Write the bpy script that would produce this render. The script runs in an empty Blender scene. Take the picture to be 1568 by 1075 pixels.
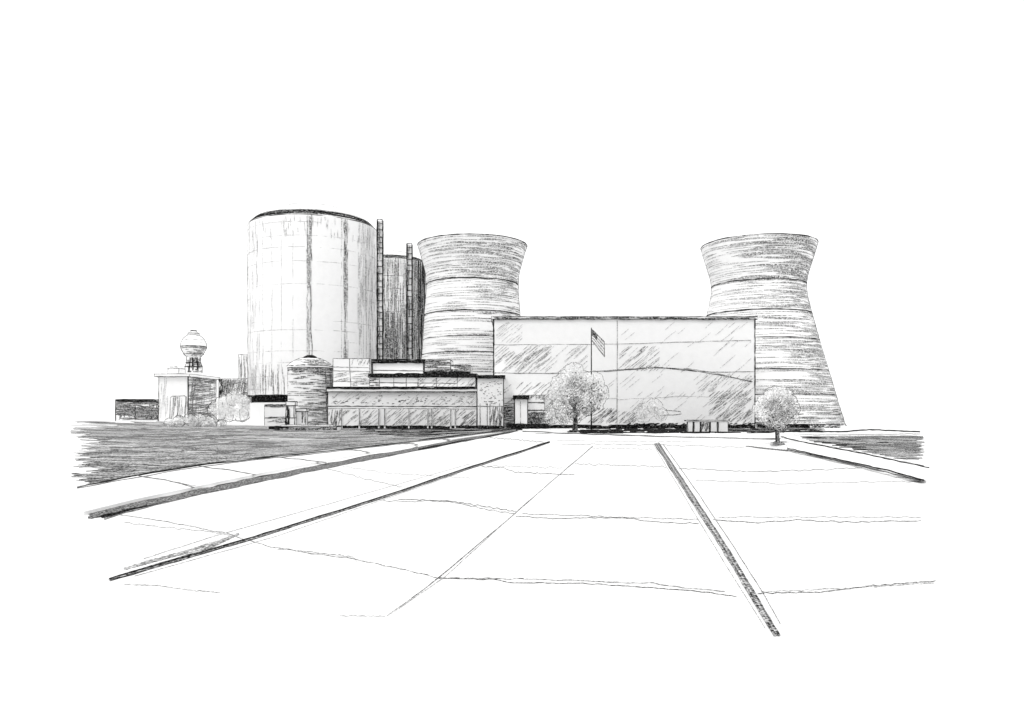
import bpy, math, random
from mathutils import Vector, noise
random.seed(7)
R=random.random
def U(a,b): return random.uniform(a,b)
F=1200.0; HZ=630.0; CX=784.0; H=2.5
def P(px,py,Y): return Vector(((px-CX)*Y/F, Y, H-(py-HZ)*Y/F))
def G(px,py,z=0.0):
    Y=(H-z)*F/(py-HZ)
    return Vector(((px-CX)*Y/F, Y, z))

# ---------------------------------------------------------------- materials
_m={}
def paper(name,col=0.84,grain=6.0,amt=0.04):
    k=('p',name)
    if k in _m: return _m[k]
    m=bpy.data.materials.new(name); m.use_nodes=True
    nt=m.node_tree; b=nt.nodes['Principled BSDF']
    b.inputs['Roughness'].default_value=0.95
    b.inputs['Specular IOR Level'].default_value=0.0
    tc=nt.nodes.new('ShaderNodeTexCoord'); n=nt.nodes.new('ShaderNodeTexNoise')
    n.inputs['Scale'].default_value=grain; n.inputs['Detail'].default_value=4
    nt.links.new(tc.outputs['Object'],n.inputs['Vector'])
    r=nt.nodes.new('ShaderNodeValToRGB')
    r.color_ramp.elements[0].position=0.3; r.color_ramp.elements[1].position=0.6
    a=col-amt; r.color_ramp.elements[0].color=(a,a,a,1); r.color_ramp.elements[1].color=(col,col,col,1)
    nt.links.new(n.outputs['Fac'],r.inputs['Fac']); nt.links.new(r.outputs['Color'],b.inputs['Base Color'])
    _m[k]=m; return m
TON={'d':(0.004,0.54,0.72,0.28),'m':(0.022,0.48,0.62,0.6),'l':(0.11,0.46,0.60,0.8),'f':(0.25,0.44,0.58,0.84)}
def graph(t,scale):
    k=(t,scale)
    if k in _m: return _m[k]
    dark,p0,p1,w=TON[t]
    m=bpy.data.materials.new('graphite_%s_%g'%(t,scale)); m.use_nodes=True
    nt=m.node_tree; b=nt.nodes['Principled BSDF']
    b.inputs['Roughness'].default_value=0.9; b.inputs['Specular IOR Level'].default_value=0.0
    tc=nt.nodes.new('ShaderNodeTexCoord'); n=nt.nodes.new('ShaderNodeTexNoise')
    n.inputs['Scale'].default_value=scale; n.inputs['Detail'].default_value=3; n.inputs['Roughness'].default_value=0.8
    nt.links.new(tc.outputs['Object'],n.inputs['Vector'])
    r=nt.nodes.new('ShaderNodeValToRGB'); e=r.color_ramp.elements
    e[0].position=p0; e[1].position=p1
    e[0].color=(dark,dark,dark,1)
    e[1].color=(w,w,w,1)
    nt.links.new(n.outputs['Fac'],r.inputs['Fac']); nt.links.new(r.outputs['Color'],b.inputs['Base Color'])
    _m[k]=m; return m

# ---------------------------------------------------------------- objects
def empty(name):
    o=bpy.data.objects.new(name,None); bpy.context.scene.collection.objects.link(o); return o
def mobj(name,verts,faces,mats,idx=None,parent=None,smooth=False):
    me=bpy.data.meshes.new(name); me.from_pydata([tuple(v) for v in verts],[],faces)
    for m in mats: me.materials.append(m)
    if idx: me.polygons.foreach_set('material_index',idx)
    if smooth: me.polygons.foreach_set('use_smooth',[True]*len(faces))
    me.update()
    o=bpy.data.objects.new(name,me); bpy.context.scene.collection.objects.link(o)
    if parent: o.parent=parent
    return o

def resample(pts,n):
    L=[0]
    for a,b in zip(pts,pts[1:]): L.append(L[-1]+(b-a).length)
    T=L[-1]; out=[]; j=0
    for i in range(n+1):
        s=T*i/n
        while j<len(pts)-2 and L[j+1]<s: j+=1
        d=L[j+1]-L[j]; f=0 if d==0 else (s-L[j])/d
        out.append(pts[j].lerp(pts[j+1],min(1,f)))
    return out,T

class Sk:
    """collects pencil strokes (thin real ridges / ribbons) for one object; some hatching stands in for shade"""
    def __init__(s,scale=5): s.v=[];s.f=[];s.i=[];s.sc=scale;s.t=['d','m','l','f']
    def tube(s,pts,w,tone='d',wob=0.0,n=None,taper=0.0):
        pts=[Vector(p) for p in pts]
        if n is None: n=max(4,min(60,int((pts[-1]-pts[0]).length/(w*14))+2*len(pts)))
        q,T=resample(pts,n); sd=Vector((U(0,900),U(0,900),U(0,900)))
        base=len(s.v); k=5
        for i,p in enumerate(q):
            d=(q[min(i+1,n)]-q[max(i-1,0)]).normalized()
            a=d.cross(Vector((0.13,0.2,0.97)))
            if a.length<0.3: a=d.cross(Vector((0.9,0.1,0.1)))
            a.normalize(); b=d.cross(a)
            o=noise.noise_vector(sd+Vector((i*0.55,0,0)))*wob
            r=w*0.5*(0.85+0.6*noise.noise(sd+Vector((0,i*0.8,5))))
            e=min(i,n-i)/max(1,n)
            if taper: r*=min(1,0.25+e/taper)
            for c in range(k):
                an=2*math.pi*c/k
                s.v.append(p+o+a*math.cos(an)*r+b*math.sin(an)*r)
        for i in range(n):
            for c in range(k):
                c2=(c+1)%k
                s.f.append((base+i*k+c,base+i*k+c2,base+(i+1)*k+c2,base+(i+1)*k+c)); s.i.append(s.t.index(tone))
        for z in (0,n):
            s.f.append(tuple(base+z*k+c for c in range(k))); s.i.append(s.t.index(tone))
    def rib(s,L,Rr,tone):
        base=len(s.v); n=len(L)
        for a,b in zip(L,Rr): s.v.append(a); s.v.append(b)
        for i in range(n-1):
            s.f.append((base+2*i,base+2*i+1,base+2*i+3,base+2*i+2)); s.i.append(s.t.index(tone))
    def hatch(s,O,A,B,N,rect,ang,cnt,ln,w,tone,eps=0.03):
        u0,u1,v0,v1=rect
        for _ in range(cnt):
            cu,cv=U(u0,u1),U(v0,v1); l=ln*U(0.5,1.2); t0,t1=-l/2,l/2; da=U(-0.05,0.05)
            dx,dy=math.cos(ang+da),math.sin(ang+da)
            for c,d,lo,hi in ((cu,dx,u0,u1),(cv,dy,v0,v1)):
                if abs(d)>1e-5:
                    a,b=sorted(((lo-c)/d,(hi-c)/d)); t0=max(t0,a); t1=min(t1,b)
            if t1-t0<w*2: continue
            e=eps+R()*0.02; Lr=[];Rr=[]; bow=U(-.03,.03)*l
            for i in range(5):
                t=t0+(t1-t0)*i/4; bb=bow*math.sin(math.pi*i/4)
                ww=w*0.5*(0.5+0.6*math.sin(math.pi*(i+.6)/5.2))
                x=cu+dx*t-dy*bb; y=cv+dy*t+dx*bb
                Lr.append(O+A*(x-dy*ww)+B*(y+dx*ww)+N*e); Rr.append(O+A*(x+dy*ww)+B*(y-dx*ww)+N*e)
            s.rib(Lr,Rr,tone)
    def ground(s,px,tone='d',z=0.01,wobpx=0.6,n=40):
        """stroke lying on the ground. px: (x,y,width)"""
        pts=[Vector(p) for p in px]; q,T=resample(pts,n); sd=Vector((U(0,900),U(0,900),0))
        z=z+R()*0.004; Lr=[];Rr=[]
        for i,p in enumerate(q):
            d=(q[min(i+1,n)]-q[max(i-1,0)]); d=Vector((d.x,d.y)).normalized(); nn=Vector((-d.y,d.x))
            o=noise.noise(sd+Vector((i*0.5,0,0)))*wobpx
            w=p.z*0.5*(0.9+0.5*noise.noise(sd+Vector((0,i*0.9,0))))
            c=Vector((p.x,p.y))+nn*o
            a=c+nn*w; b=c-nn*w
            Lr.append(G(a.x,max(a.y,637),z)); Rr.append(G(b.x,max(b.y,637),z))
        s.rib(Lr,Rr,tone)
    def build(s,name,parent):
        if not s.v: return
        return mobj(name,s.v,s.f,[graph(t,s.sc) for t in s.t],s.i,parent)

def box(name,x0,x1,y0,y1,z0,z1,mat,parent):
    v=[(x0,y0,z0),(x1,y0,z0),(x1,y1,z0),(x0,y1,z0),(x0,y0,z1),(x1,y0,z1),(x1,y1,z1),(x0,y1,z1)]
    f=[(0,1,5,4),(1,2,6,5),(2,3,7,6),(3,0,4,7),(4,5,6,7),(3,2,1,0)]
    return mobj(name,v,f,[mat],None,parent)
def pbox(name,pl,pr,pt,pb,Y,dep,mat,parent,sk=None,lw=1.3,tone='m',bottom=False):
    a=P(pl,pt,Y); b=P(pr,pt,Y); z0=0 if pb is None else P(pl,pb,Y).z
    box(name,a.x,b.x,Y,Y+dep,z0,a.z,mat,parent)
    if sk:
        w=lw*Y/F; wb=0.5*Y/F
        c=[(a.x,Y,z0),(b.x,Y,z0),(b.x,Y+dep,z0),(a.x,Y+dep,z0)]
        t=[(x,y,a.z) for x,y,_ in c]
        for i in range(4):
            sk.tube([c[i],t[i]],w,tone,wb); sk.tube([t[i],t[(i+1)%4]],w,tone,wb)
            if bottom: sk.tube([c[i],c[(i+1)%4]],w,tone,wb)
    return a.x,b.x,z0,a.z
def fh(sk,pl,pr,pt,pb,Y,ang,cnt,ln,w,tone,eps=0.05):
    u=Y/F; O=P(pl,pb,Y)
    sk.hatch(O,Vector((1,0,0)),Vector((0,0,1)),Vector((0,-1,0)),(0,(pr-pl)*u,0,(pb-pt)*u),ang,cnt,ln*u,w*u,tone,eps)
def sh(sk,x,y0,y1,z0,z1,ang,cnt,ln,w,tone,sgn=1):
    sk.hatch(Vector((x,y0,z0)),Vector((0,1,0)),Vector((0,0,1)),Vector((sgn,0,0)),(0,y1-y0,0,z1-z0),ang,cnt,ln,w,tone)

WALL=paper('white_concrete',0.86,1.0,0.03)
def revolve(name,cx,cy,prof,mat,parent,n=96,smooth=True):
    v=[];f=[]
    for r,z in prof:
        for i in range(n):
            a=2*math.pi*i/n; v.append((cx+r*math.cos(a),cy+r*math.sin(a),z))
    for j in range(len(prof)-1):
        for i in range(n):
            k=(i+1)%n; f.append((j*n+i,j*n+k,(j+1)*n+k,(j+1)*n+i))
    return mobj(name,v,f,[mat],None,parent,smooth)
def ringtube(sk,cx,cy,r,z,w,tone,a0=0,a1=2*math.pi,wob=0.0,n=None):
    m=40; pts=[Vector((cx+r*math.cos(a0+(a1-a0)*i/m),cy+r*math.sin(a0+(a1-a0)*i/m),z)) for i in range(m+1)]
    sk.tube(pts,w,tone,wob,n or 60)
def meridian(sk,cx,cy,prof,a,w,tone,wob):
    sk.tube([Vector((cx+q*math.cos(a),cy+q*math.sin(a),z)) for q,z in prof],w,tone,wob,40)
def rfun(prof):
    def f(z):
        for (r0,z0),(r1,z1) in zip(prof,prof[1:]):
            lo,hi=min(z0,z1),max(z0,z1)
            if lo<=z<=hi and hi>lo: return r0+(r1-r0)*(z-z0)/(z1-z0)
        return prof[0][0] if z<min(prof[0][1],prof[-1][1])+0.01 else prof[-1][0]
    return f
def arc_hatch(sk,cx,cy,rf,z0,z1,cnt,la,w,tone,amean=None,asd=None):
    for _ in range(cnt):
        z=U(z0,z1); a=U(0,2*math.pi) if amean is None else random.gauss(amean,asd)
        l=la*U(0.4,1.3); Lr=[];Rr=[]; tilt=U(-0.3,0.3)*w; e=0.03+R()*0.04; M=9
        for i in range(M):
            t=a+l*(i/(M-1)-0.5); ww=w*0.5*(0.4+0.8*math.sin(math.pi*(i+.5)/M)); zz=z+tilt*(i/(M-1)-.5)*2
            for s_,Q in ((1,Lr),(-1,Rr)):
                z2=min(max(zz+s_*ww,z0),z1); r=rf(z2)+e; Q.append(Vector((cx+r*math.cos(t),cy+r*math.sin(t),z2)))
        sk.rib(Lr,Rr,tone)
def vert_hatch(sk,cx,cy,rf,z0,z1,cnt,lz,w,tone,a0,a1):
    for _ in range(cnt):
        a=U(a0,a1); l=lz*U(0.4,1.2); z=U(z0,z1); za=max(z0,z-l/2); zb=min(z1,z+l/2); da=U(-0.01,0.01); e=0.03+R()*0.04
        Lr=[];Rr=[]
        for i in range(5):
            zz=za+(zb-za)*i/4; r=rf(zz)+e; dw=w*0.5/r*(0.5+0.7*math.sin(math.pi*(i+.5)/5)); t=a+da*i/4
            Lr.append(Vector((cx+r*math.cos(t-dw),cy+r*math.sin(t-dw),zz))); Rr.append(Vector((cx+r*math.cos(t+dw),cy+r*math.sin(t+dw),zz)))
        sk.rib(Lr,Rr,tone)

# ---------------------------------------------------------------- cooling towers
def cooling_tower(name,pc,Y,pr,bands,cntk):
    e=empty(name); u=Y/F; cx=(pc-CX)*u; cy=Y
    prof=[]
    for y,hw in pr: prof.append((hw*u, H-(y-HZ)*u))
    sp=[]
    for i in range(len(prof)-1):
        p0=prof[max(i-1,0)];p1=prof[i];p2=prof[i+1];p3=prof[min(i+2,len(prof)-1)]
        for k in range(6):
            t=k/6
            sp.append(tuple(0.5*((2*p1[c])+(-p0[c]+p2[c])*t+(2*p0[c]-5*p1[c]+4*p2[c]-p3[c])*t*t+(-p0[c]+3*p1[c]-3*p2[c]+p3[c])*t**3) for c in (0,1)))
    sp.append(prof[-1])
    if sp[-1][1]>0: sp.append((sp[-1][0]*1.01,0))
    inner=[(r-0.35,z) for r,z in sp]
    revolve('shell',cx,cy,sp,WALL,e); revolve('inner_shell',cx,cy,list(reversed(inner)),WALL,e)
    revolve('rim',cx,cy,[sp[0],inner[0]],WALL,e)
    rf=rfun(sp); sk=Sk(4.5)
    ringtube(sk,cx,cy,sp[0][0],sp[0][1],1.7*u,'d',wob=0.4*u)
    ringtube(sk,cx,cy,sp[0][0]-0.1,sp[0][1]-2.4*u,0.9*u,'m',wob=0.8*u)
    for y,w,t in bands:
        z=H-(y-HZ)*u; ringtube(sk,cx,cy,rf(z)+0.02,z,w*u,t,wob=0.7*u)
        if w>1.8: ringtube(sk,cx,cy,rf(z)+0.02,z-1.8*u,0.7*u,'m',wob=0.9*u)
    base=math.atan2(-cy,-cx)
    for sgn in (-1,1):
        pts=[]
        for r,z in sp:
            D=math.hypot(cx,cy); a=base+sgn*math.acos(r/D)
            pts.append(Vector((cx+r*math.cos(a),cy+r*math.sin(a),z)))
        sk.tube(pts,1.4*u,'m' if sgn<0 else 'd',0.3*u,60)
    zt=sp[0][1]
    z=zt-3*u
    while z>0.5:
        for q in range(5):
            a=U(0,6.28); sk_l=U(.7,2.2)
            pts=[Vector((cx+(rf(z)+.02)*math.cos(a+sk_l*i/16),cy+(rf(z)+.02)*math.sin(a+sk_l*i/16),z)) for i in range(17)]
            sk.tube(pts,U(.45,.7)*u,random.choice('lff'),0.6*u,24,.2)
        z-=U(3.4,5.8)*u
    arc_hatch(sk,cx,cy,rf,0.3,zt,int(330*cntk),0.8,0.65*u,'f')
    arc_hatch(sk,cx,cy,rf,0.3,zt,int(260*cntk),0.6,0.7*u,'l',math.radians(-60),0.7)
    arc_hatch(sk,cx,cy,rf,0.3,zt,int(300*cntk),0.45,0.7*u,'l',math.radians(-35),0.4)  # extra strokes on the right side draw in shade, light from left
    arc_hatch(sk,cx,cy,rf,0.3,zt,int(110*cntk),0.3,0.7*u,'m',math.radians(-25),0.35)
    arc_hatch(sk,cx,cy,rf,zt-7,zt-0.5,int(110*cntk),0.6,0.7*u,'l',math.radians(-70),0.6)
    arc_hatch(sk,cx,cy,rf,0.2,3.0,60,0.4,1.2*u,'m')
    sk.build('pencil_lines',e)
    return e
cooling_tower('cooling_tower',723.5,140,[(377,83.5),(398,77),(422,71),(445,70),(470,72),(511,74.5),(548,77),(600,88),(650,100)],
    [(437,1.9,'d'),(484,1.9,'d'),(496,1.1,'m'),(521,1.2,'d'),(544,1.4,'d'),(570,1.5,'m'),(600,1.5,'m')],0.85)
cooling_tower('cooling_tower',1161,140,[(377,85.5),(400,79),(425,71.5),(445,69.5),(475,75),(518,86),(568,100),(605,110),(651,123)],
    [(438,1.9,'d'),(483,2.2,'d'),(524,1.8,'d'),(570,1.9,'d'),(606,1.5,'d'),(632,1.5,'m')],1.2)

# ---------------------------------------------------------------- silos
def silo(name,pc,Y,hw,ytop,kind):
    e=empty(name); u=Y/F; cx=(pc-CX)*u; cy=Y; zz=lambda y:H-(y-HZ)*u; r=hw*u
    zt=zz(ytop); zb=zz(607)
    revolve('wall',cx,cy,[(r,zb),(r,zt)],WALL,e)
    revolve('skirt',cx,cy,[(r*0.97,0),(r*0.97,zb-1.3),(r*0.94,zb-1.3),(r*0.94,zb),(r,zb)],WALL,e,smooth=False)
    k=hw/95.5
    revolve('roof_edge',cx,cy,[(r,zt),(r*0.985,zt+2*u*k),(r*0.90,zt+10*u*k)],WALL,e,smooth=False)
    dome=[(r*0.90,zt+10*u*k),(r*0.8,zt+16*u*k),(r*0.68,zt+21.5*u*k),(r*0.5,zt+28*u*k),(r*.3,zt+32*u*k),(r*0.1,zt+34*u*k),(0.01,zt+34.2*u*k)]
    revolve('dome_roof',cx,cy,dome,WALL,e)
    sk=Sk(4.5); rf=lambda z:r
    rr=lambda z: r*(0.985-0.085*max(0,(z-zt-2*u*k))/(8*u*k))
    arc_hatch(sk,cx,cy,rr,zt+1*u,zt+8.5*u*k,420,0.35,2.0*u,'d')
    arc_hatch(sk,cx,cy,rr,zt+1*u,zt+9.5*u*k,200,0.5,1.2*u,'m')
    ringtube(sk,cx,cy,r,zt,1.2*u,'d',wob=0.4*u)
    ringtube(sk,cx,cy,r*0.90,zt+10*u*k,0.8*u,'l',wob=0.4*u)
    ringtube(sk,cx,cy,r*0.5,zt+28*u*k,1.0*u,'m',wob=0.3*u)
    base=math.atan2(-cy,-cx); D=math.hypot(cx,cy); ta=math.acos(r/D)
    for sg in (-1,1): meridian(sk,cx,cy,[(r,zt),(r*.985,zt+2*u*k)]+dome[:-2],base+sg*ta,1.1*u,'m',.2*u)
    ringtube(sk,cx,cy,r,zb,2.2*u,'d',wob=0.6*u)
    rb=lambda z:r*0.94
    arc_hatch(sk,cx,cy,rb,zb-1.25,zb-0.1,420,0.3,3.0*u,'d')
    def mer(a,w,t,z0=zb,z1=zt,wob=0.6): sk.tube([Vector((cx+r*math.cos(a),cy+r*math.sin(a),z1)),Vector((cx+r*math.cos(a),cy+r*math.sin(a),z0))],w*u,t,wob*u,30)
    mer(base-ta,1.2,'m'); mer(base+ta,1.8,'d')
    def ang_of(px):
        x=(px-pc)/hw; x=max(-0.99,min(0.99,x)); return base+math.asin(x)
    if kind=='big':
        z=zt-10*u
        while z>zb:
            for q in range(4):
                a=U(0,6.28); L_=U(1.0,3.0)
                pts=[Vector((cx+r*math.cos(a+L_*i/20),cy+r*math.sin(a+L_*i/20),z+U(-.1,.1)*u)) for i in range(21)]
                sk.tube(pts,U(.45,.65)*u,random.choice('lff'),.7*u,30,.2)
            z-=U(13,20)*u
        for px in (388,394,401,410,423,436,452,548,556,563,569):
            x=ang_of(px); mer(x,0.5,random.choice('lff'),zb,zt-U(0,4),1.0)
        for i in range(14): mer(base+math.pi+U(-1.6,1.6),0.7,'f')
        for px,w in ((477,1.3),(472,0.7),(524,1.3),(519,0.7),(527,0.8)): mer(ang_of(px),w,'m' if w>1 else 'l',zb,zt,1.6)
        for px,s2 in ((474,0.03),(525,0.035)):
            a=ang_of(px); vert_hatch(sk,cx,cy,rf,zt-13,zt-0.3,36,3,0.8*u,'l',a-s2,a+s2)
            vert_hatch(sk,cx,cy,rf,zb,zt-8,40,5,0.7*u,'f',a-s2,a+s2)
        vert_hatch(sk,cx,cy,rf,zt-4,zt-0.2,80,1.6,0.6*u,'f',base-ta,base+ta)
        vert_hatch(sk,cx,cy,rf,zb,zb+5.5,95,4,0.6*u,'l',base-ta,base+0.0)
        vert_hatch(sk,cx,cy,rf,zb,zt,190,5,0.7*u,'f',base+0.7,base+ta)  # denser right-hand strokes put shade onto the silo wall
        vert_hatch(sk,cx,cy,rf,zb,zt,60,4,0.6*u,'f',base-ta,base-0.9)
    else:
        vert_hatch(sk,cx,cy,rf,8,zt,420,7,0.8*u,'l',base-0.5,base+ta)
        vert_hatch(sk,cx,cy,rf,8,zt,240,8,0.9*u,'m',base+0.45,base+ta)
        vert_hatch(sk,cx,cy,rf,8,zt,300,9,1.2*u,'d',base+0.85,base+ta+.05)  # dark right edge is shade hatched onto the wall
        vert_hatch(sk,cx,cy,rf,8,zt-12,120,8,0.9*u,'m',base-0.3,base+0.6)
        z=zt-8*u
        while z>8: ringtube(sk,cx,cy,r,z,0.8*u,'m',wob=0.7*u); z-=U(14,20)*u
    sk.build('pencil_lines',e)
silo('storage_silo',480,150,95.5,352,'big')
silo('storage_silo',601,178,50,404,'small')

def shaft(name,pl,pr,pt,Y):
    e=empty(name); u=Y/F; a=P(pl,pt,Y); b=P(pr,pt,Y); sk=Sk(6); d=b.x-a.x
    box('core',a.x+d*0.15,b.x-d*0.15,Y+d*0.2,Y+d*0.8,0,a.z-0.2,WALL,e)
    for x,w in ((a.x,2.4),(b.x,1.5)):
        for y in (Y,Y+d): sk.tube([(x,y,0),(x,y,a.z)],w*u,'d',0.4*u,60)
    sk.tube([(a.x,Y,a.z),(b.x,Y,a.z)],1.3*u,'d',0,4)
    z=a.z-6*u
    while z>1:
        sk.tube([(a.x,Y,z),(b.x,Y,z)],1.4*u,'d',0.3*u,4); sk.tube([(b.x,Y,z),(b.x,Y+d,z)],1.2*u,'d',0.3*u,4); z-=U(7.5,12)*u
    fh(sk,pl,pl+(pr-pl)*.6,pt+4,HZ+20,Y,math.pi/2,90,14,1.0,'m')
    sk.build('pencil_lines',e)
shaft('ladder_shaft',577.5,585.5,336,146)
shaft('ladder_shaft',623,630.5,373,163)

# ---------------------------------------------------------------- turbine hall
e=empty('turbine_hall'); Y=115; u=Y/F; sk=Sk(5)
x0,x1,_,zt=pbox('walls',756,1156,489,None,Y,11,WALL,e)
box('roof_parapet',x0-0.25,x1+0.25,Y-0.25,Y+11.25,zt+0.002,zt+0.35,WALL,e)
for dz,w,t in ((0.38,1.1,'d'),(0.0,1.4,'d')):
    sk.tube([(x0-.2,Y-.3,zt+dz),(x1+.2,Y-.3,zt+dz)],w*u,t,0.5*u,60)
    sk.tube([(x1+.3,Y-.3,zt+dz),(x1+.3,Y+11,zt+dz)],w*u,t,0.5*u); sk.tube([(x0-.3,Y-.3,zt+dz),(x0-.3,Y+11,zt+dz)],w*u,t,0.5*u)
fh(sk,756,1156,486,490,Y,0,110,30,.9,'m',0.3)
for x,w in ((x0,2.2),(x1,2.2)):
    sk.tube([(x,Y,0),(x,Y,zt)],w*u,'d',0.4*u,40)
    sk.tube([(x,Y+11,0),(x,Y+11,zt)],1.5*u,'m',0.4*u,40)
def wl(sk,pts,w,t,Y,wob=0.5,n=None): sk.tube([P(a,b,Y-0.03) for a,b in pts],w*Y/F,t,wob*Y/F,n)
wl(sk,[(945,491),(945,651)],.9,'m',Y)
wl(sk,[(757,528),(945,527),(1150,521)],0.7,'m',Y,.8,40)
wl(sk,[(757,571),(850,572),(925,568),(1000,562),(1060,565),(1100,572),(1150,585)],1.0,'m',Y,.8,40)
wl(sk,[(1000,562),(1060,568),(1110,570),(1155,569)],1.0,'m',Y,.8,30)
wl(sk,[(925,569),(1010,563),(1060,567),(1110,576),(1152,584)],1.0,'d',Y,.6,30)
wl(sk,[(760,609),(870,612),(945,610)],0.5,'l',Y,1,30)
wl(sk,[(945,612),(1050,606),(1150,611)],0.5,'l',Y,1,30)
wl(sk,[(1018,628),(1043,630),(1043,634),(1015,636)],1.0,'m',Y,.6,12)
dg=math.radians(40)
for r_,c,t,l in (((758,845,529,571),60,'l',26),((758,900,529,571),40,'f',26),((758,850,585,648),70,'l',24),((947,1010,530,568),40,'l',28),
      ((900,945,625,648),50,'m',16),((947,975,630,648),24,'l',16),((1085,1152,598,648),110,'l',22),((1060,1152,572,600),44,'f',20),
      ((760,800,493,525),18,'f',25),((947,1150,493,600),34,'f',28),((1120,1154,575,650),24,'l',18),((950,1085,600,648),24,'f',20),((845,945,570,625),20,'f',22)):
    fh(sk,*r_,Y,dg,c,l,0.6,t)
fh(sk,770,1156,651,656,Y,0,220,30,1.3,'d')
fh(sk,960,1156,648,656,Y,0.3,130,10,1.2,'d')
sk.build('pencil_lines',e)

e=empty('perimeter_wall'); sk=Sk(5); Y=113.5
pbox('wall',1160,1286,650,None,118,0.5,WALL,e,sk,1.3,'d')
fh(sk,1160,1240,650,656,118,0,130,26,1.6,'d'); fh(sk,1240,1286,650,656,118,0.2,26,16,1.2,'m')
sk.build('pencil_lines',e)

e=empty('concrete_barrier'); sk=Sk(6); Y=96
for i,(a,b) in enumerate(((1053,1061),(1063,1072),(1074,1086),(1088,1098),(1100,1115))):
    pbox('panel_%d'%i,a,b,645.5,None,Y,0.4,WALL,e,sk,1.3,'d')
pbox('rail',1050,1117,643.5,645.3,Y-0.1,0.6,WALL,e,sk,1.1,'d')
fh(sk,1074,1086,646,660,Y,1.2,14,10,1,'m')
sk.build('pencil_lines',e)

# ---------------------------------------------------------------- low office building
e=empty('office_building'); sk=Sk(6); Y=115
X0,X1,_,zz_=pbox('ground_floor',502,730,600,None,Y,10,WALL,e,sk,1.2,'d')
pbox('roof_slab',500,732,592.5,599.5,Y-0.5,11,WALL,e,sk,1.0,'d',True)
fh(sk,500,732,592.5,595.5,Y-0.55,0,150,22,1.2,'d')
wl(sk,[(500,600),(732,601)],1.2,'m',Y-.6,.6,50)
wl(sk,[(502,622),(730,622.5)],1.4,'d',Y,.6,50); wl(sk,[(502,625.5),(730,626)],0.8,'m',Y,.6,50)
for i in range(75):
    x=U(508,726);y=U(605,619); wl(sk,[(x,y),(x+U(1.5,5),y+U(-1,1))],U(.7,1.3),random.choice('mmd'),Y,.2,4)
fh(sk,503,729,601,621,Y,dg,50,18,0.5,'f')
for x in (523,550,580,589,626,655,661,690,697):
    wl(sk,[(x,626),(x,653)],1.0,random.choice('dm'),Y-.27,.4,8)
    pbox('column',x-1,x+1,626,None,Y-0.25,0.24,WALL,e)
fh(sk,524,580,628,652,Y,dg,40,16,0.6,'l');fh(sk,590,690,627,652,Y,dg,76,20,0.6,'l');fh(sk,697,729,627,652,Y,dg,24,16,.7,'m')
fh(sk,502,523,627,652,Y,1.4,26,12,.8,'m')
fh(sk,502,735,652,656,Y,0.1,200,20,1.5,'d')  # dark strokes along the wall foot draw in a shadow streak
pbox('upper_floor',566,728,578,592,Y+2,7,WALL,e,sk,1.0,'m')
pbox('upper_roof',564,730,572.5,577.5,Y+1.6,8,WALL,e,sk,1.1,'d',True)
fh(sk,564,730,572,578,Y+1.55,0,180,20,1.3,'d')
for x in (581,603,622,640,668,700): wl(sk,[(x,579),(x,592)],1.2,'m',Y+2,.4,5)
wl(sk,[(566,586),(700,587)],1.2,'d',Y+2,.4,30); fh(sk,640,727,579,592,Y+2,dg,26,12,.7,'l'); fh(sk,566,581,579,591,Y+2,0,16,10,.8,'m')
pbox('left_wing',510,566,549,592,Y+3,6,WALL,e,sk,1.1,'m')
for y in (562,568,584): wl(sk,[(510,y),(566,y+1)],.9,'m',Y+3,.6,16)
wl(sk,[(535,549),(537,592)],1.0,'m',Y+3,.4,8); fh(sk,536,566,550,560,Y+3,1.2,14,8,.7,'l'); fh(sk,512,535,570,584,Y+3,.2,12,16,.7,'l'); fh(sk,538,566,570,591,Y+3,0.1,26,16,.8,'l')
pbox('penthouse',571,648,555,572,Y+4,5,WALL,e,sk,1.0,'m')
pbox('penthouse_roof',569,651,550.5,554.8,Y+3.7,5.6,WALL,e,sk,1.1,'d',True)
fh(sk,569,651,550,556,Y+3.65,0,100,16,1.3,'d'); wl(sk,[(571,567),(648,568)],1.2,'d',Y+4,.4,16)
pbox('plant_room',650,690,551,572,Y+4.2,5,WALL,e,sk,1.2,'d')
fh(sk,650,690,552,572,Y+4.2,0,60,24,.8,'m')
pbox('plant_room_annex',690.5,720,559,572,Y+4.1,5,WALL,e,sk,1.3,'d')
fh(sk,690,720,560,572,Y+4.1,0,40,18,.9,'m'); fh(sk,650,720,569,572,Y+4,0,40,18,1.2,'d')
a,b,_,zt=pbox('stair_tower',730.5,771,579,None,Y-3,9,WALL,e,sk,1.4,'d')
pbox('stair_tower_roof',728,773,575,578.8,Y-3.4,9.8,WALL,e,sk,1.2,'d',True)
fh(sk,728,773,575,579.5,Y-3.45,0,60,14,1.4,'d')
for i in range(60):
    x=U(734,768);y=U(584,620); wl(sk,[(x,y),(x+U(1,4),y+U(-1,1))],U(.7,1.2),random.choice('lm'),Y-3,.2,4)
wl(sk,[(731,622),(771,622)],1.0,'m',Y-3,.5,12)
for x in (735,746,750,765): wl(sk,[(x,618),(x,655)],1.1,'m',Y-3,.5,8)
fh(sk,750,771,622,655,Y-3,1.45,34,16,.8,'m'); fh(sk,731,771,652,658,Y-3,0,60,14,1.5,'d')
pbox('link',771.5,787,618,None,Y-1,4,WALL,e,sk,1.1,'m')
for y in (624,628,633,638,643,648): wl(sk,[(771,y),(787,y+1)],1.5,'m',Y-1,.4,6)
fh(sk,771,787,620,654,Y-1,0.1,50,12,.9,'m')
pbox('entrance',788,808,611,None,Y-4,5,WALL,e,sk,1.4,'d')
pbox('entrance_roof',786,810,606,610.5,Y-4.4,6,WALL,e,sk,1.4,'d',True); fh(sk,786,810,606,611,Y-4.5,0,60,12,1.8,'d')
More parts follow.
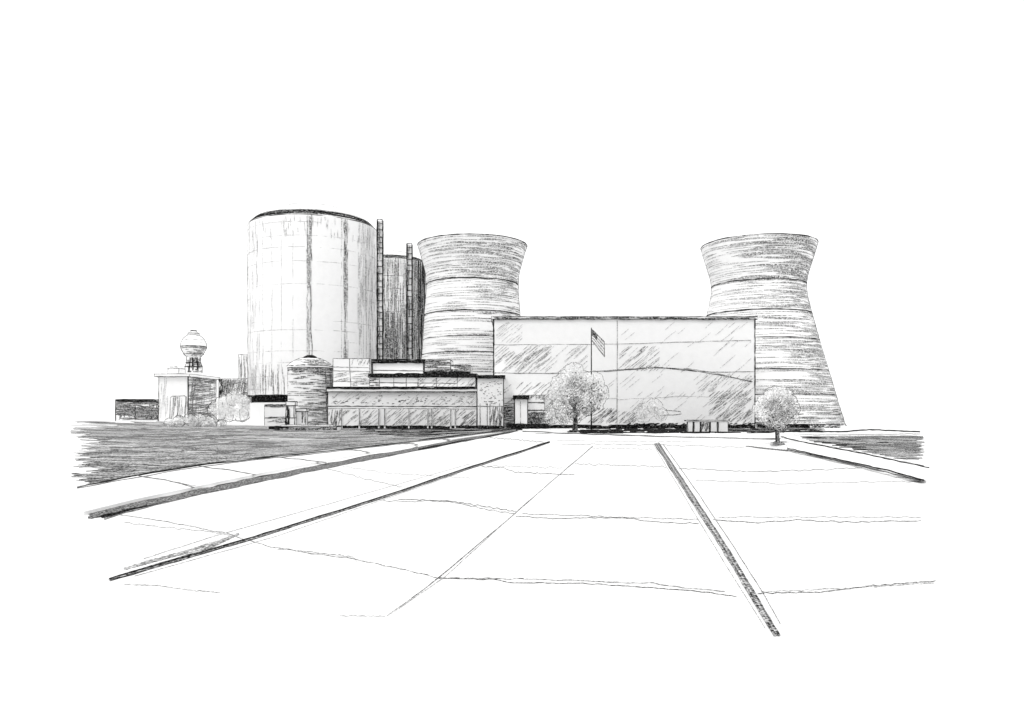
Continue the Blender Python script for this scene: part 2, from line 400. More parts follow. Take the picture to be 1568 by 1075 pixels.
wl(sk,[(797,614),(797,655)],.9,'l',Y-4,.4,6)
for i,(yt,rt) in enumerate(((605,833),(617,834),(629,838),(641,839))):
    pbox('step_block_%d'%i,808.5,rt,yt,yt+11,Y-2+0.01*i,3,WALL,e,sk,1.1,'m',True)
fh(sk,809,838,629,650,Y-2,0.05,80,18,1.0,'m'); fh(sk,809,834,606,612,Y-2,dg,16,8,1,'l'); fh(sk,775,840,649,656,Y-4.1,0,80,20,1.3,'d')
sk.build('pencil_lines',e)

# ---------------------------------------------------------------- domed tank
e=empty('water_tank'); sk=Sk(5); Y=122; u=Y/F; cx=(475-CX)*u; r=33*u; zt=H-(564-HZ)*u
prof=[(r,0),(r,zt),(r*1.04,zt+.05),(r*1.04,zt+.3),(r*.9,zt+7*u),(r*.7,zt+11.5*u),(r*.45,zt+15*u),(r*.28,zt+16*u),(0.01,zt+16.5*u)]
revolve('shell',cx,Y,prof,WALL,e,smooth=False); rf=lambda z:r
revolve('vent_cap',cx,Y,[(r*.3,zt+15*u),(r*.3,zt+17.5*u),(r*.15,zt+20*u),(.01,zt+20.5*u)],graph('d',5),e)
ringtube(sk,cx,Y,r*1.03,zt+.3,1.5*u,'d',wob=.5*u); ringtube(sk,cx,Y,r*1.01,zt,1.3*u,'d',wob=.5*u); ringtube(sk,cx,Y,r*.72,zt+11.5*u,1.0*u,'m',wob=.4*u); ringtube(sk,cx,Y,r*.45,zt+15*u,1.2*u,'d',wob=.3*u)
base=math.atan2(-Y,-cx); ta=math.acos(r/math.hypot(cx,Y))
for s_,t in ((-1,'m'),(1,'d')):
    a=base+s_*ta; sk.tube([(cx+r*math.cos(a),Y+r*math.sin(a),0),(cx+r*math.cos(a),Y+r*math.sin(a),zt)],1.5*u,t,.4*u)
    meridian(sk,cx,Y,prof[3:8],a,1.6*u,'d',.2*u)
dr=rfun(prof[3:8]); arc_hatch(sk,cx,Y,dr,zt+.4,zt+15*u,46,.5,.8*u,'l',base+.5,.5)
arc_hatch(sk,cx,Y,rf,0.2,zt,170,.8,.8*u,'l'); arc_hatch(sk,cx,Y,rf,0.2,zt,120,.6,.8*u,'m',base+.6,.4); arc_hatch(sk,cx,Y,rf,zt-.8,zt,70,.6,1.0*u,'m')  # strokes gathered on the right are drawn-in shade
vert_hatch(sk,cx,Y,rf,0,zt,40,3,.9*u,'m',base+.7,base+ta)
sk.build('pencil_lines',e)

e=empty('gate_pillar'); sk=Sk(6); Y=108
pbox('base',437,451,640,None,Y,1,WALL,e,sk,1.2,'d'); pbox('shaft',440,450,621,640,Y+.1,.8,WALL,e,sk,1.2,'d'); pbox('cap',438,452,615,620.8,Y,1,WALL,e,sk,1.3,'d',True)
fh(sk,437,443,622,658,Y,1.5,26,14,1.2,'d')
sk.build('pencil_lines',e)
e=empty('gate_pillar'); sk=Sk(6); Y=109
pbox('shaft',454,468,630,None,Y,1,WALL,e,sk,1.2,'m'); pbox('cap',453,470,626,629.8,Y-.1,1.2,WALL,e,sk,1.3,'d',True); fh(sk,462,468,631,655,Y,1.5,12,10,1.0,'m')
sk.build('pencil_lines',e)
e=empty('stone_platform'); sk=Sk(6)
pbox('slab',412,515,653.5,None,103,3,WALL,e,sk,1.6,'d'); pbox('upper_slab',430,505,651,653.4,104,2,WALL,e,sk,1.0,'m')
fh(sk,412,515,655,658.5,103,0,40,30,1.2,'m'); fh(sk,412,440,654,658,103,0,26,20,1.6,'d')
sk.build('pencil_lines',e)
e=empty('service_shed'); sk=Sk(5)
pbox('walls',405,442,622,None,133,4,WALL,e,sk,1.0,'m'); fh(sk,405,442,619.5,623,133,0,50,20,1.2,'m')
fh(sk,410,442,638,648,133,.1,20,20,.9,'l'); wl(sk,[(405,640),(442,638)],1.3,'d',133,.5,14)
sk.build('pencil_lines',e)

# ---------------------------------------------------------------- left group
e=empty('pump_house'); sk=Sk(4.5); Y=200; u=Y/F
a,b,_,zt=pbox('walls',243,288,577,None,Y,19,WALL,e,sk,1.2,'m')
aa,bb,z0,z1=pbox('roof_slab',236,290,572.5,576.5,Y-1,21,WALL,e,sk,1.0,'m',True)
sh(sk,b,Y,Y+19,0,zt,0.05,150,9,.9*u,'m'); sh(sk,b,Y,Y+19,0,zt,1.4,70,6,.8*u,'l'); sh(sk,b,Y,Y+5,0,zt,1.3,36,5,1.0*u,'m')  # shadow side: shade hatched onto the right wall
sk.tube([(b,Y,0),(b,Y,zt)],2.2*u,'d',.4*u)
fh(sk,262,288,606,640,Y,1.5,26,22,.8,'l'); wl(sk,[(260,641),(261,607),(285,606),(283,641)],1.0,'m',Y,.5,20)
wl(sk,[(272,607),(271,640)],.9,'m',Y); fh(sk,244,262,578,640,Y,1.5,10,30,.6,'f')
pbox('roof_vent',257,274,564,572,Y+3,4,WALL,e,sk,1.1,'m'); wl(sk,[(260,562),(272,562)],1.4,'m',Y+3,.3,6)
sk.build('pencil_lines',e)

e=empty('boundary_wall'); sk=Sk(4.5); Y=205
pbox('wall',177,242,612,None,Y,3,WALL,e,sk,1.5,'d'); fh(sk,177,242,612,643,Y,0,150,26,1.1,'m'); fh(sk,177,242,611,616,Y,0,30,30,1.2,'d')
fh(sk,177,242,614,643,Y,1.4,40,12,.9,'m'); wl(sk,[(207,612),(207,643)],1.2,'d',Y,.4,8)
sk.build('pencil_lines',e)

e=empty('storage_block'); sk=Sk(4.5); Y=190
pbox('walls',335,383,580,None,Y,8,WALL,e,sk,1.1,'m'); fh(sk,335,383,581,606,Y,1.4,100,16,.9,'m'); fh(sk,335,383,581,610,Y,0.2,50,18,.8,'l')
fh(sk,335,341,580,610,Y,1.5,24,12,1.2,'d')
pbox('tower',365,383,543,580,Y+2,4,WALL,e,sk,.9,'m')
fh(sk,367,383,544,579,Y+2,1.55,26,22,.7,'l'); wl(sk,[(370,543),(370,580)],.7,'m',Y+2)
sk.build('pencil_lines',e)

e=empty('water_tower'); sk=Sk(7); Y=228; u=Y/F; cx=(296.5-CX)*u; zc=H-(531-HZ)*u; r=18.5*u
prof=[]
for i in range(25):
    t=-math.pi/2+math.pi*i/24; rr_=r*math.cos(t)*(1.0 if t>0 else (1-0.12*abs(math.sin(t*2)))); prof.append((max(rr_,.02),zc+r*1.05*math.sin(t)))
revolve('globe',cx,Y,prof,WALL,e,48)
zb=zc-r*0.95
revolve('pedestal',cx,Y,[(13*u,0),(12*u,zb-12*u),(9.5*u,zb-7*u),(10*u,zb+2*u)],WALL,e,32)
revolve('top_cap',cx,Y,[(8*u,zc+r*.93),(8*u,zc+r*1.12),(4*u,zc+r*1.22),(4*u,zc+r*1.32),(.01,zc+r*1.36)],WALL,e,24,False)
ringtube(sk,cx,Y,8*u,zc+r*1.1,1.4*u,'m'); ringtube(sk,cx,Y,4*u,zc+r*1.33,1.7*u,'d'); ringtube(sk,cx,Y,8*u,zc+r*.95,1.2*u,'m')
ringtube(sk,cx,Y,r*1.0,zc,1.6*u,'d',wob=.3*u); ringtube(sk,cx,Y,r*.985,zc-2.4*u,1.1*u,'m',wob=.3*u); ringtube(sk,cx,Y,r*.8,zc-r*.62,1.2*u,'m')
base=math.atan2(-Y,-cx)
for s_ in (-1,1):
    a=base+s_*(math.pi/2-.03); meridian(sk,cx,Y,prof,a,1.9*u,'d',.2*u)
    meridian(sk,cx,Y,[(8*u,zc+r*.93),(8*u,zc+r*1.12),(4*u,zc+r*1.22),(4*u,zc+r*1.32)],a,1.4*u,'m',.1*u)
    meridian(sk,cx,Y,[(12*u,zb-22*u),(12*u,zb-12*u),(9.5*u,zb-7*u),(10*u,zb+2*u)],a,1.9*u,'d',.2*u)
rfg=rfun(prof)
arc_hatch(sk,cx,Y,rfg,zc-r*.9,zc,70,.5,.8*u,'l',base+.5,.5); arc_hatch(sk,cx,Y,rfg,zc+1,zc+r*.9,24,.4,.7*u,'f')  # lower right of globe hatched as drawn-in shade
rp=lambda z:10.3*u if z>zb-7*u else 12.2*u
arc_hatch(sk,cx,Y,rp,zb-22*u,zb+1*u,80,.4,.9*u,'m',base+.1,.8)
for k in (-.55,-.1,.5): vert_hatch(sk,cx,Y,rp,zb-22*u,zb+1*u,10,2,1.2*u,'d',base+k-.08,base+k+.08)
ringtube(sk,cx,Y,10.5*u,zb-7*u,1.8*u,'d'); ringtube(sk,cx,Y,12.5*u,zb-13*u,1.5*u,'d')
sk.build('pencil_lines',e)

# ---------------------------------------------------------------- vegetation
LEAF=paper('leaf_light',0.90,8,0.04)
def cloudline(sk,cl,u,w,tone,plane='xz'):
    """bumpy leaf-mass edge drawn round the outside of the merged clumps"""
    ax=(0,2) if plane=='xz' else (1,2)
    for ci,(c,r) in enumerate(cl):
        run=[]; m=44; ph=U(0,6)
        for i in range(m+1):
            t=2*math.pi*i/m; q=r*(1.06+.12*abs(math.sin(t*4+ph))+.03*math.sin(t*11))
            p=Vector(c); p[ax[0]]+=q*math.cos(t); p[ax[1]]+=q*math.sin(t)
            if plane=='xz': p.y-=r*.4
            inside=any(k!=ci and ((p[ax[0]]-c2[ax[0]])**2+(p[ax[1]]-c2[ax[1]])**2)<(r2*1.0)**2 for k,(c2,r2) in enumerate(cl)) or p.z<.05
            if not inside: run.append(p)
            if inside or i==m:
                if len(run)>2: sk.tube(run,w*u*U(.8,1.2),tone if R()<.85 else 'l',.3*u,len(run)*2,.15)
                run=[]
def crown(parent,clusters,u,nleaf,darkf,scale,arcs=3,leafpx=3.0,ow=1.0,ot='m'):
    v=[];f=[];ix=[]; mats=[LEAF]+[graph(t,scale) for t in ('f','l','m','d')]
    zc=sum(c[0].z for c in clusters)/len(clusters); xc=sum(c[0].x for c in clusters)/len(clusters)
    ext=max((c[0]-Vector((xc,c[0].y,zc))).length+c[1] for c in clusters)
    tot=sum(c[1]**2 for c in clusters)
    for c,r in clusters:
        for _ in range(int(nleaf*r*r/tot)):
            d=Vector((random.gauss(0,1),random.gauss(0,1),random.gauss(0,1))).normalized()
            rr=r*(R()**0.35)*U(.9,1.1)
            p=c+Vector((d.x*rr,d.y*rr,d.z*rr*.92))
            s_=leafpx*u*U(.5,1.2); n=(d+Vector((U(-1,1),U(-1,1),U(-1,1)))*.7).normalized()
            a=n.orthogonal().normalized(); a=(a*math.cos(6*R())+n.cross(a)*math.sin(6*R())).normalized(); b=n.cross(a)
            base=len(v); v+= [p-a*s_*.6,p-b*s_*.25,p+a*s_*.6,p+b*s_*.3]; f.append((base,base+1,base+2,base+3))
            sh_=darkf*(0.5+0.9*((p.x-xc)*0.5-(p.z-zc)*0.8)/ext-0.25*d.z+0.25*d.x)  # leaf tone darkens to lower right, crown shade put into the colour
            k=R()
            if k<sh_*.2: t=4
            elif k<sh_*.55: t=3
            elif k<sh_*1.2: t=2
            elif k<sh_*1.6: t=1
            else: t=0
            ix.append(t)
    mobj('foliage',v,f,mats,ix,parent)
    sk=Sk(scale)
    cloudline(sk,clusters,u,ow,ot,'xz'); cloudline(sk,clusters,u,ow*.7,'l','yz')
    for c,r in clusters:
        for k in range(arcs):
            nrm=Vector((U(-.4,.4),-1,U(-.4,.4))).normalized() if k<arcs-1 or arcs==1 else Vector((U(-1,1),U(-1,1),U(-1,1))).normalized()
            a=nrm.orthogonal().normalized(); b=nrm.cross(a); t0=U(0,6.28); L=U(1.2,2.8); pts=[]
            m=26; rr=r*U(.85,1.02)
            for i in range(m+1):
                t=t0+L*i/m; q=rr*(1+.07*math.sin(i*1.9+t0)+.04*math.sin(i*3.1)); pts.append(c+Vector((0,-r*.6,0))+(a*math.cos(t)+b*math.sin(t))*q)
            sk.tube(pts,U(.6,.9)*u,random.choice('lmm'),0.5*u,m,.2)
    return sk
def tree(name,base,pxc,pyc,rx,ry,Y,nl,dark,sc,trunkw):
    e=empty(name); u=Y/F; C=P(pxc,pyc,Y); cl=[]
    random.seed(int(pxc))
    N=20
    for i in range(N):
        a=2*math.pi*i/12 if i<12 else U(0,6.28); q=.72 if i<12 else U(0,.45)
        cl.append((C+Vector((math.cos(a)*rx*u*q*U(.86,1.1),U(-.5,.5)*rx*u,math.sin(a)*ry*u*q*U(.86,1.1))),U(.25,.38)*rx*u))
    sk=crown(e,cl,u,nl,dark,sc,arcs=1,leafpx=3.4,ow=1.1)
    v=[]; f=[]
    def limb(p0,p1,r0,r1,bend):
        n=7; k=8; b0=len(v); d=(p1-p0); dn=d.normalized(); a=dn.orthogonal().normalized(); b=dn.cross(a)
        for i in range(n+1):
            t=i/n; p=p0+d*t+bend*math.sin(math.pi*t); r=(r0+(r1-r0)*t)*(1+.12*math.sin(i*2.3))
            if i==0: r*=1.25
            for c in range(k):
                an=2*math.pi*c/k; v.append(p+a*math.cos(an)*r+b*math.sin(an)*r)
        for i in range(n):
            for c in range(k): f.append((b0+i*k+c,b0+i*k+(c+1)%k,b0+(i+1)*k+(c+1)%k,b0+(i+1)*k+c))
    B=Vector(((base-CX)*u,Y,0)); T=Vector((C.x,Y,C.z-ry*u*.6))
    w=trunkw*u*.5
    limb(B,T,w,w*.7,Vector((w*.3,0,0)))
    for i in range(7):
        c=cl[(i*2+3)%N][0]+Vector((0,.3,0)); s_=T-Vector((0,0,U(0,.15)*ry*u)); limb(s_,s_.lerp(c,.75),w*.4,w*.1,Vector((U(-.1,.1),U(-.1,.1),.1))*ry*u*.2)
    mobj('trunk',v,f,[graph('m',sc*1.5)],None,e,True)
    for i in range(5):
        a=U(0,6.28); sk.tube([B+Vector((math.cos(a)*w,math.sin(a)*w,0)),T+Vector((math.cos(a)*w*.7,math.sin(a)*w*.7,0))],1.3*u,'d',.5*u,10)
    for i in range(150):
        x=random.gauss(.15,.42)*rx; y=U(-.35,.9)*ry
        if (x/rx)**2+(y/ry)**2>.85: continue
        p=P(pxc+x,pyc+y,Y-rx*u*U(.45,.9)); l=U(4,9)*u
        sk.tube([p,p+Vector((l*.75,U(-.1,.1)*l,l*.7))],.7*u,random.choice('lllm'),.2*u,5,.3)
    for i in range(40):
        p=P(pxc+random.gauss(0,.16)*rx,pyc+ry*U(.55,1.0),Y-rx*u*U(.1,.6)); l=U(3,7)*u
        sk.tube([p,p+Vector((l*U(-.5,.5),0,l))],1.0*u,random.choice('md'),.2*u,5,.3)
    sk.build('pencil_lines',e)
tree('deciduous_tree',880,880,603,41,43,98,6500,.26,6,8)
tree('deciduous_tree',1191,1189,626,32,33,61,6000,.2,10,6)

def bush(name,pts,Y,nl,dark,sc=5,ow=1.0,ot='m'):
    e=empty(name); u=Y/F; cl=[]
    for px,py,r in pts:
        c=P(px,py,Y); cl.append((Vector((c.x,Y+U(-.6,.6),max(c.z,r*u*.5))),r*u))
    sk=crown(e,cl,u,nl,dark,sc,arcs=1,leafpx=3.0,ow=ow,ot=ot); sk.build('pencil_lines',e)
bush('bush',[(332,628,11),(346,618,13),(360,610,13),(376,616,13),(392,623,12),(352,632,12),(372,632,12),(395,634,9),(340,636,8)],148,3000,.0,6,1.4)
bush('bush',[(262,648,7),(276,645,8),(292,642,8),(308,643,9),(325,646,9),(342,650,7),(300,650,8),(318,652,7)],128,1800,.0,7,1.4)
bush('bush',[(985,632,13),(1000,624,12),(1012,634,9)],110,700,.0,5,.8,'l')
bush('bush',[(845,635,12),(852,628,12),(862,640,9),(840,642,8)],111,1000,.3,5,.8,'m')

# ---------------------------------------------------------------- flag
e=empty('flag_pole'); sk=Sk(7); Y=104; u=Y/F; a=P(905.5,503,Y)
prof=[(1.1*u,0),(.7*u,a.z),(.05,a.z+.1)]
revolve('pole',a.x,Y,prof,graph('d',7),e,10)
nx,nz=14,18; v=[];f=[];ix=[]
for j in range(nz+1):
    for i in range(nx+1):
        s_=i/nx; t=j/nz
        x=a.x+.08+s_*19*u; z=a.z-.1-(t*18*u)-(s_**1.1)*25*u*(.75+.25*t)+.05*math.sin(s_*9); y=Y+.28*math.sin(s_*9+t*1.2)*s_
        v.append((x,y,z))
for j in range(nz):
    for i in range(nx):
        k=j*(nx+1)+i; f.append((k,k+1,k+nx+2,k+nx+1)); can=(i<6 and j<10)
        ix.append(1 if can else (2 if (j//2)%2==0 else 0))
mobj('flag',v,f,[WALL,graph('m',7),graph('l',7)],ix,e,True)
sk.tube([v[0],v[nx]],1.0*u,'m',0,14); sk.tube([v[nx],v[nx+(nx+1)*nz]],1.1*u,'d',0,14); sk.tube([v[(nx+1)*nz],v[nx+(nx+1)*nz]],1.0*u,'m',0,14)
sk.build('pencil_lines',e)

# ---------------------------------------------------------------- ground, road, pavements, grass
GR=paper('pale_ground',0.86,0.8,0.015)
mobj('ground',[(-4000,-60,0),(4000,-60,0),(4000,6000,0),(-4000,6000,0)],[(0,1,2,3)],[GR])
road=empty('road')
poly=[G(x,y,.004) for x,y in ((840,664),(1195,672),(1425,722))]
near=[Vector((30,3,.004)),Vector((-22,3,.004))]
left=[G(x,y,.004) for x,y in ((100,800),(300,754),(480,717),(640,686),(790,662))]
vs=poly+near+left
mobj('roadway',vs,[tuple(range(len(vs)))],[paper('road_surface',0.85,0.8,0.015)],None,road)
sk=Sk(18)
def gl(pts,tone,**k): sk.ground(pts,tone,**k)
for i in range(8):
    o=U(-2.6,2.8)
    gl([(135+i*4,790+o,4),(300,754+o,4.5),(480,717+o*.8,3.8),(640,687+o*.6,3),(795,658+o*.3,3)],'d' if i%3 else 'm',z=.012,wobpx=2)
gl([(137,788,13),(165,781,12),(300,755,7),(480,718,7),(640,687,5)],'m',z=.012,wobpx=2)
gl([(140,780,3),(300,744,2),(480,708,2),(650,679,1)],'l',z=.015)
gl([(167,887,4),(260,859,6),(380,826,5),(600,757,4.4),(720,716,4),(842,677,3.6)],'m',z=.012,wobpx=1)
for i in range(6):
    o=U(-1.4,1.6); gl([(168,887+o,2.2),(380,826+o,2.0),(600,757+o,1.8),(720,716+o,1.8),(842,677+o*.5,2)],'d',z=.013,wobpx=1.2)
gl([(220,855,1),(330,820,1),(480,778,.8),(720,710,.8)],'f'); gl([(205,882,.8),(420,822,.8),(700,726,.8)],'f')
for i in range(9): gl([(190+i*14,871-i*4,4),(230+i*12,859-i*3,5),(270+i*12,849-i*4,3)],random.choice('lf'),z=.011)
gl([(592,943,.6),(645,905,1.0),(672,884,1.4),(790,785,.8),(850,732,.9),(908,683,1.1)],'m'); gl([(598,940,.7),(680,884,.8),(800,775,.7),(905,686,.6)],'l')
gl([(1190,972,9),(1158,920,11),(1110,840,10),(1060,762,9),(1006,679,7)],'l',z=.012,wobpx=.8)
for i in range(11):
    o=U(-4.6,4); gl([(1190+o,973,2.6),(1112+o,842,2.4),(1060+o,762,2.2),(1006+o*.8,679,1.8)],'m' if i%3 else 'd',z=.013,wobpx=1.2)
gl([(1172,962,1),(1101,848,1),(1051,765,.8),(1000,680,.8)],'l'); gl([(1195,955,1),(1167,905,1.2),(1122,835,1.1),(1069,755,1),(1015,680,1)],'m')
def cr(p,t='m',w=1.1): gl([(x,y,w*.85) for x,y in p],t,wobpx=2.0,n=60)
cr([(190,894),(240,896),(290,903),(337,907)],'f',1.2)
cr([(162,785),(230,795),(300,806),(350,818),(415,837),(470,846),(545,856),(610,870),(672,885)],'l',1.2); cr([(415,838),(540,852),(548,860)],'f')
cr([(190,800),(262,808),(330,815),(362,820)],'f',1.3)
cr([(672,885),(760,887),(780,892),(900,893),(1000,900),(1060,904),(1128,913)],'m',1.2); cr([(672,884),(800,886),(1000,893),(1110,906)],'l')
cr([(1160,908),(1260,906),(1330,897),(1433,889)],'m',1.2); cr([(1165,906),(1300,900),(1430,892)],'f')
cr([(610,764),(690,767),(740,775),(790,783)],'m',1.2); cr([(585,766),(690,768),(790,788)],'l')
cr([(790,790),(850,794),(940,792),(1010,799),(1070,801)],'m',1.1); cr([(800,786),(900,790),(1070,795)],'l')
cr([(1092,795),(1160,800),(1220,796),(1300,799),(1410,797)],'l',1.4); cr([(1100,792),(1250,791),(1410,792)],'f')
cr([(737,714),(770,716),(790,723),(880,727)],'m',.9); cr([(745,713),(860,716)],'f')
cr([(880,710),(960,713),(1020,715)],'l'); cr([(1040,717),(1145,722),(1240,720),(1320,716)],'m',.9); cr([(1065,735),(1130,737),(1200,741),(1290,738),(1410,737)],'f',1.3)
cr([(495,716),(560,733),(615,746)],'l'); cr([(525,714),(600,725),(720,732)],'f'); cr([(520,942),(590,943)],'f')
cr([(750,670),(800,674),(842,678)],'m'); cr([(860,680),(1000,681),(1140,685)],'l'); cr([(850,674),(940,676),(1060,676)],'f')
cr([(905,686),(1000,688)],'f')
for i in range(3): gl([(1142+i*4,683+i*.5,1.6),(1165,686,2.2),(1207,690,2.2)],'m',z=.012)
sk.build('joint_lines',road)

def slab(name,out,inn,z,mat):
    vs=[G(x,y,z) for x,y in out]+[G(x,y,z) for x,y in reversed(inn)]; n=len(vs)
    vb=[Vector((v.x,v.y,0)) for v in vs]
    f=[tuple(range(n))]+[(i,(i+1)%n,(i+1)%n+n,i+n) for i in range(n)]
    return mobj(name,vs+vb,f,[mat])
PV=paper('pavement_concrete',0.86,2,0.02)
o1=[(112,747),(208,728),(300,713),(430,698),(560,684),(640,675),(720,666),(785,658)]
i1=[(128,783.5),(208,764),(300,745),(430,718),(560,693),(640,680),(720,668.5),(790,658.6)]
sw=slab('pavement',o1,i1,.1,PV)
sk=Sk(14)
sk.ground([(118,746,1.4),(208,728,1.8),(300,713,2.0),(430,698,1.8),(560,684,2.2),(640,675,2.6),(790,657,2.8)],'d',.106,.8)
sk.ground([(118,747,1),(300,715,1.2),(640,676,1.6),(790,658,1.6)],'m',.106,1.2)
for a,b in (((210,728),(298,746)),((304,714),(392,727)),((425,700),(500,709)),((528,689),(566,692.5)),((606,680),(640,680.5)),((660,673),(690,673.5))):
    sk.ground([(a[0],a[1],1.1),((a[0]+b[0])/2+4,(a[1]+b[1])/2-1,1.5),(b[0],b[1],1.2)],'m',.106,1,12)
sk.ground([(220,729,.8),(300,744,.8)],'l',.106,1,12)
s=sk.build('joint_lines',sw)
o2=[(1200,670),(1225,676),(1320,694),(1425,716)]; i2=[(1195,676),(1225,691),(1320,711),(1418,735.5)]
sw2=slab('pavement',o2,i2,.1,PV)
sk=Sk(14)
sk.ground([(1195,668,1.2),(1225,676,1.6),(1320,694,1.6),(1423,716,1.6)],'d',.106,1); sk.ground([(1200,671,1),(1300,689,1.0),(1415,713,1.0)],'m',.106,1)
sk.ground([(1205,686,1.6),(1300,707,2.0),(1360,720,2.2),(1415,735.5,2.6)],'d',.106,1); sk.ground([(1205,688,1.0),(1300,709,1.2),(1410,736,1.4)],'d',.106,1.4)
sk.build('edge_lines',sw2)
fc=slab('pavement',[(770,655.5),(880,656),(1240,657),(1300,658)],[(800,660.5),(880,664),(1000,667),(1195,671),(1300,672)],.02,PV)
sk=Sk(8)
sk.ground([(800,660,1.4),(880,664,1.4),(1000,668,1.4),(1195,672,1.6)],'m',.03,1); sk.ground([(820,664,1),(880,662,1),(1050,669,1),(1190,673,1)],'l',.03,1)
sk.ground([(1215,661,2),(1290,661,2.2),(1330,657.6,1.8),(1409,661,1.8)],'d',.03,.8); sk.ground([(1215,666,1.0),(1409,664,1.0)],'l',.03,1)
for i in range(150):
    x=U(885,1200);y=U(656,663); sk.ground([(x,y,1.5),(x+U(15,45),y+U(-.3,.6),1.1)],'d',.03,.4,6)
for i in range(110):
    x=U(1090,1245);y=U(656,661.5); sk.ground([(x,y,1.2),(x+U(10,30),y+U(-.3,.6),1)],random.choice('dm'),.03,.4,6)
for i in range(16):
    x=U(868,900);y=U(659,664); sk.ground([(x,y,1.4),(x+U(8,22),y,1)],'d',.03,.3,6)
for i in range(12):
    x=U(1178,1190);y=U(676,681); sk.ground([(x,y,1.1),(x+U(8,20),y+.5,.8)],'m',.12,.3,6)
sk.build('edge_lines',fc)

GS=paper('grass_ground',0.83,3,0.05)
def low(x):
    L=[(100,748),(118,745),(208,727),(300,711),(430,696),(560,682),(640,673),(720,664),(800,656)]
    for (a,b),(c,d) in zip(L,L[1:]):
        if a<=x<=c: return b+(d-b)*(x-a)/(c-a)
    return 748 if x<100 else 655
def up(x): return 648 if x<240 else (652+ (x-240)*.008)
gf=empty('grass')
vs=[G(x,low(x)-.3,.006) for x in range(110,801,30)]+[G(800,654.8,.006),G(110,647,.006)]
mobj('lawn',vs,[tuple(range(len(vs)))],[GS],None,gf)
sk=Sk(11)
def fill(n,x0,x1,ya,yb,tones,lmin,lmax,wmin,wmax,slope):
    for _ in range(n):
        x=U(x0,x1); y=U(ya,yb); l=U(lmin,lmax)
        if y>low(x)-1 or y<up(x)-3: continue
        pts=[]; b=U(-1.5,1.5); sl=slope*U(.4,1.4)
        for i in range(6):
            t=i/5; X=x+l*t; Yp=y+sl*l*t+b*math.sin(math.pi*t)
            Yp=min(Yp,low(X)-.8); pts.append((X,max(Yp,644),U(wmin,wmax)*(0.5+.6*math.sin(math.pi*(i+.5)/6))))
        if pts[-1][0]>798: continue
        sk.ground(pts,random.choice(tones),.012+R()*.02,.4,8)
fill(520,108,420,650,742,'llf',60,150,.9,1.7,.03)
fill(700,120,700,654,735,'llm',40,130,.9,1.7,-.02)
fill(330,130,600,662,725,'lmm',40,110,.9,1.8,-.05)
fill(380,300,700,655,682,'mml',30,90,1.0,1.9,.0)
fill(360,540,780,654,668,'ddm',20,70,1.0,1.8,.0)  # near-black strokes by the office: a shadow drawn onto the lawn
fill(90,112,330,690,742,'m',50,120,.9,1.6,-.10)
fill(120,105,260,642,672,'lm',40,110,.8,1.4,.03)
for i in range(26):
    x=U(105,240);y=U(655,735)
    if y<low(x)-2: sk.ground([(x,y,1.2),(x+60,min(y+1,low(x+60)-1),1.7),(x+U(100,170),min(y-U(2,8),low(x+170)-1),1.0)],'m',.03,1)
for x0,x1,y in ((240,300,643),(415,520,660),(345,425,657)):
    sk.ground([(x0,y,1.4),(x1,y+1,1.4)],'m',.03,1,10)
for i in range(5): sk.ground([(560,657+i*.7,2),(700,656+i*.4,2.6),(800,655.5+i*.5,2.6)],'d',.03,1)  # long dark strokes complete the drawn shadow streak
sk.build('combed_strokes',gf)
gr=empty('grass')
vs=[G(1215,668,.006),G(1300,684,.006),G(1425,711,.006),G(1425,667,.006)]
mobj('lawn',vs,[tuple(range(4))],[GS],None,gr)
sk=Sk(11)
def lowr(x): return 671+(x-1215)*(712-671)/(1423-1215)
for _ in range(620):
    x=U(1210,1395);y=U(667,705)
    if y>lowr(x): continue
    l=U(25,90); X=min(x+l,1408+U(-14,8)); sk.ground([(x,y,.9),((x+X)/2,y+.6,1.8),(X,y+U(0,2),.8)],random.choice('lmmd' if x<1310 else 'lmm'),.012+R()*.02,.4,8)
sk.build('combed_strokes',gr)

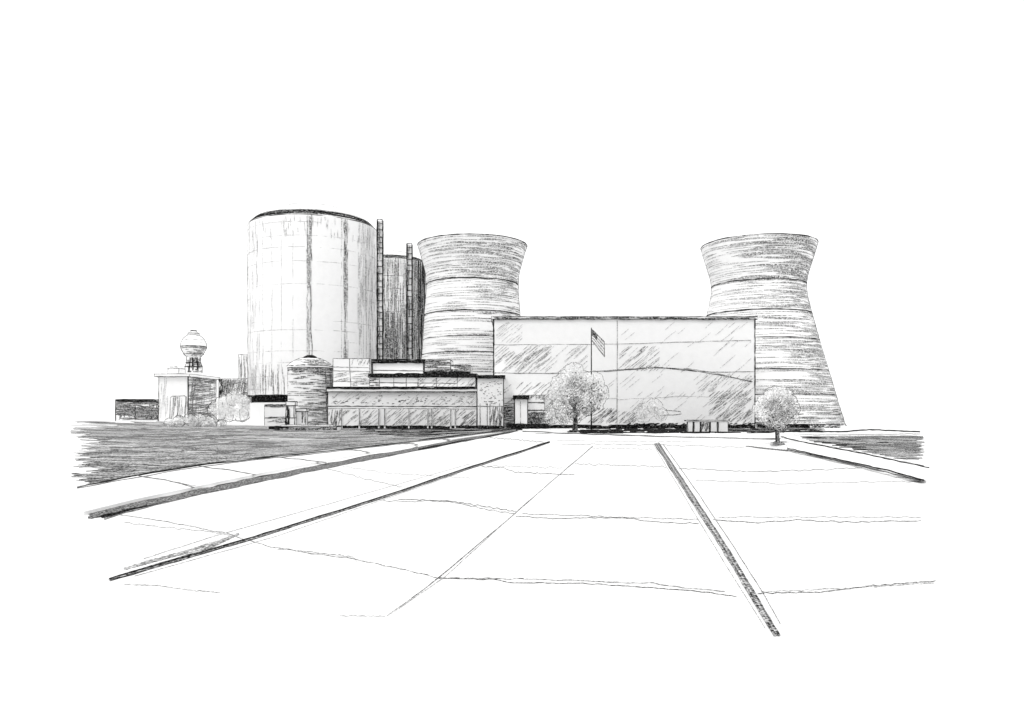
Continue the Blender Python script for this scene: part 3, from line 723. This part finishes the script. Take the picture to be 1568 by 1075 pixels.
e=empty('hill'); Y=520; pr=[(-200,600),(0,575),(103,563),(180,557),(300,551),(383,543),(480,560),(620,610),(700,632)]
v=[];f=[]
for x,y in pr:
    p=P(x,y,Y); v+=[(p.x,Y,max(p.z,0)),(p.x,Y-170,0),(p.x,Y+200,0)]
for i in range(len(pr)-1):
    a=3*i; f+=[(a,a+1,a+4,a+3),(a,a+3,a+5,a+2)]
mobj('slope',v,f,[paper('hill_grass',0.86,.05,.01)],None,e,True)
sk=Sk(1)
for a,b in ((2,3),(3,5)):
    sk.tube([P(x,y,Y) for x,y in pr[a:b+1]],.5*Y/F,'f',1.0*Y/F,40)
sk.build('ridge_line',e)

# ---------------------------------------------------------------- light, world, camera
sc=bpy.context.scene
w=bpy.data.worlds.new('World'); sc.world=w; w.use_nodes=True; nt=w.node_tree
bg=nt.nodes['Background']; sky=nt.nodes.new('ShaderNodeTexSky'); sky.sky_type='NISHITA'; sky.sun_disc=False
sky.sun_elevation=math.radians(48); sky.sun_rotation=math.radians(215)
hs=nt.nodes.new('ShaderNodeHueSaturation'); hs.inputs['Saturation'].default_value=0.0; hs.inputs['Value'].default_value=0.1
nt.links.new(sky.outputs['Color'],hs.inputs['Color'])
mx=nt.nodes.new('ShaderNodeMix'); mx.data_type='RGBA'; mx.inputs[0].default_value=0.9
nt.links.new(hs.outputs['Color'],mx.inputs[6]); mx.inputs[7].default_value=(1.35,1.35,1.35,1)
nt.links.new(mx.outputs[2],bg.inputs['Color']); bg.inputs['Strength'].default_value=1.0
L=bpy.data.lights.new('sun','SUN'); L.energy=0.8; L.angle=math.radians(20); L.color=(1,.99,.97)
s=bpy.data.objects.new('sun',L); sc.collection.objects.link(s)
d=Vector((math.cos(math.radians(48))*.55,math.cos(math.radians(48))*.83,-math.sin(math.radians(48))))
s.rotation_euler=d.to_track_quat('-Z','Y').to_euler()
cd=bpy.data.cameras.new('camera'); cam=bpy.data.objects.new('camera',cd); sc.collection.objects.link(cam)
cam.location=(0,0,H); cam.rotation_euler=(math.pi/2,0,0); cd.sensor_width=36; cd.lens=36*F/1568; cd.shift_y=(HZ-537.5)/1568
cd.clip_end=9000; cd.clip_start=.1
sc.camera=cam
sc.view_settings.view_transform='Standard'; sc.view_settings.look='None'; sc.view_settings.exposure=0
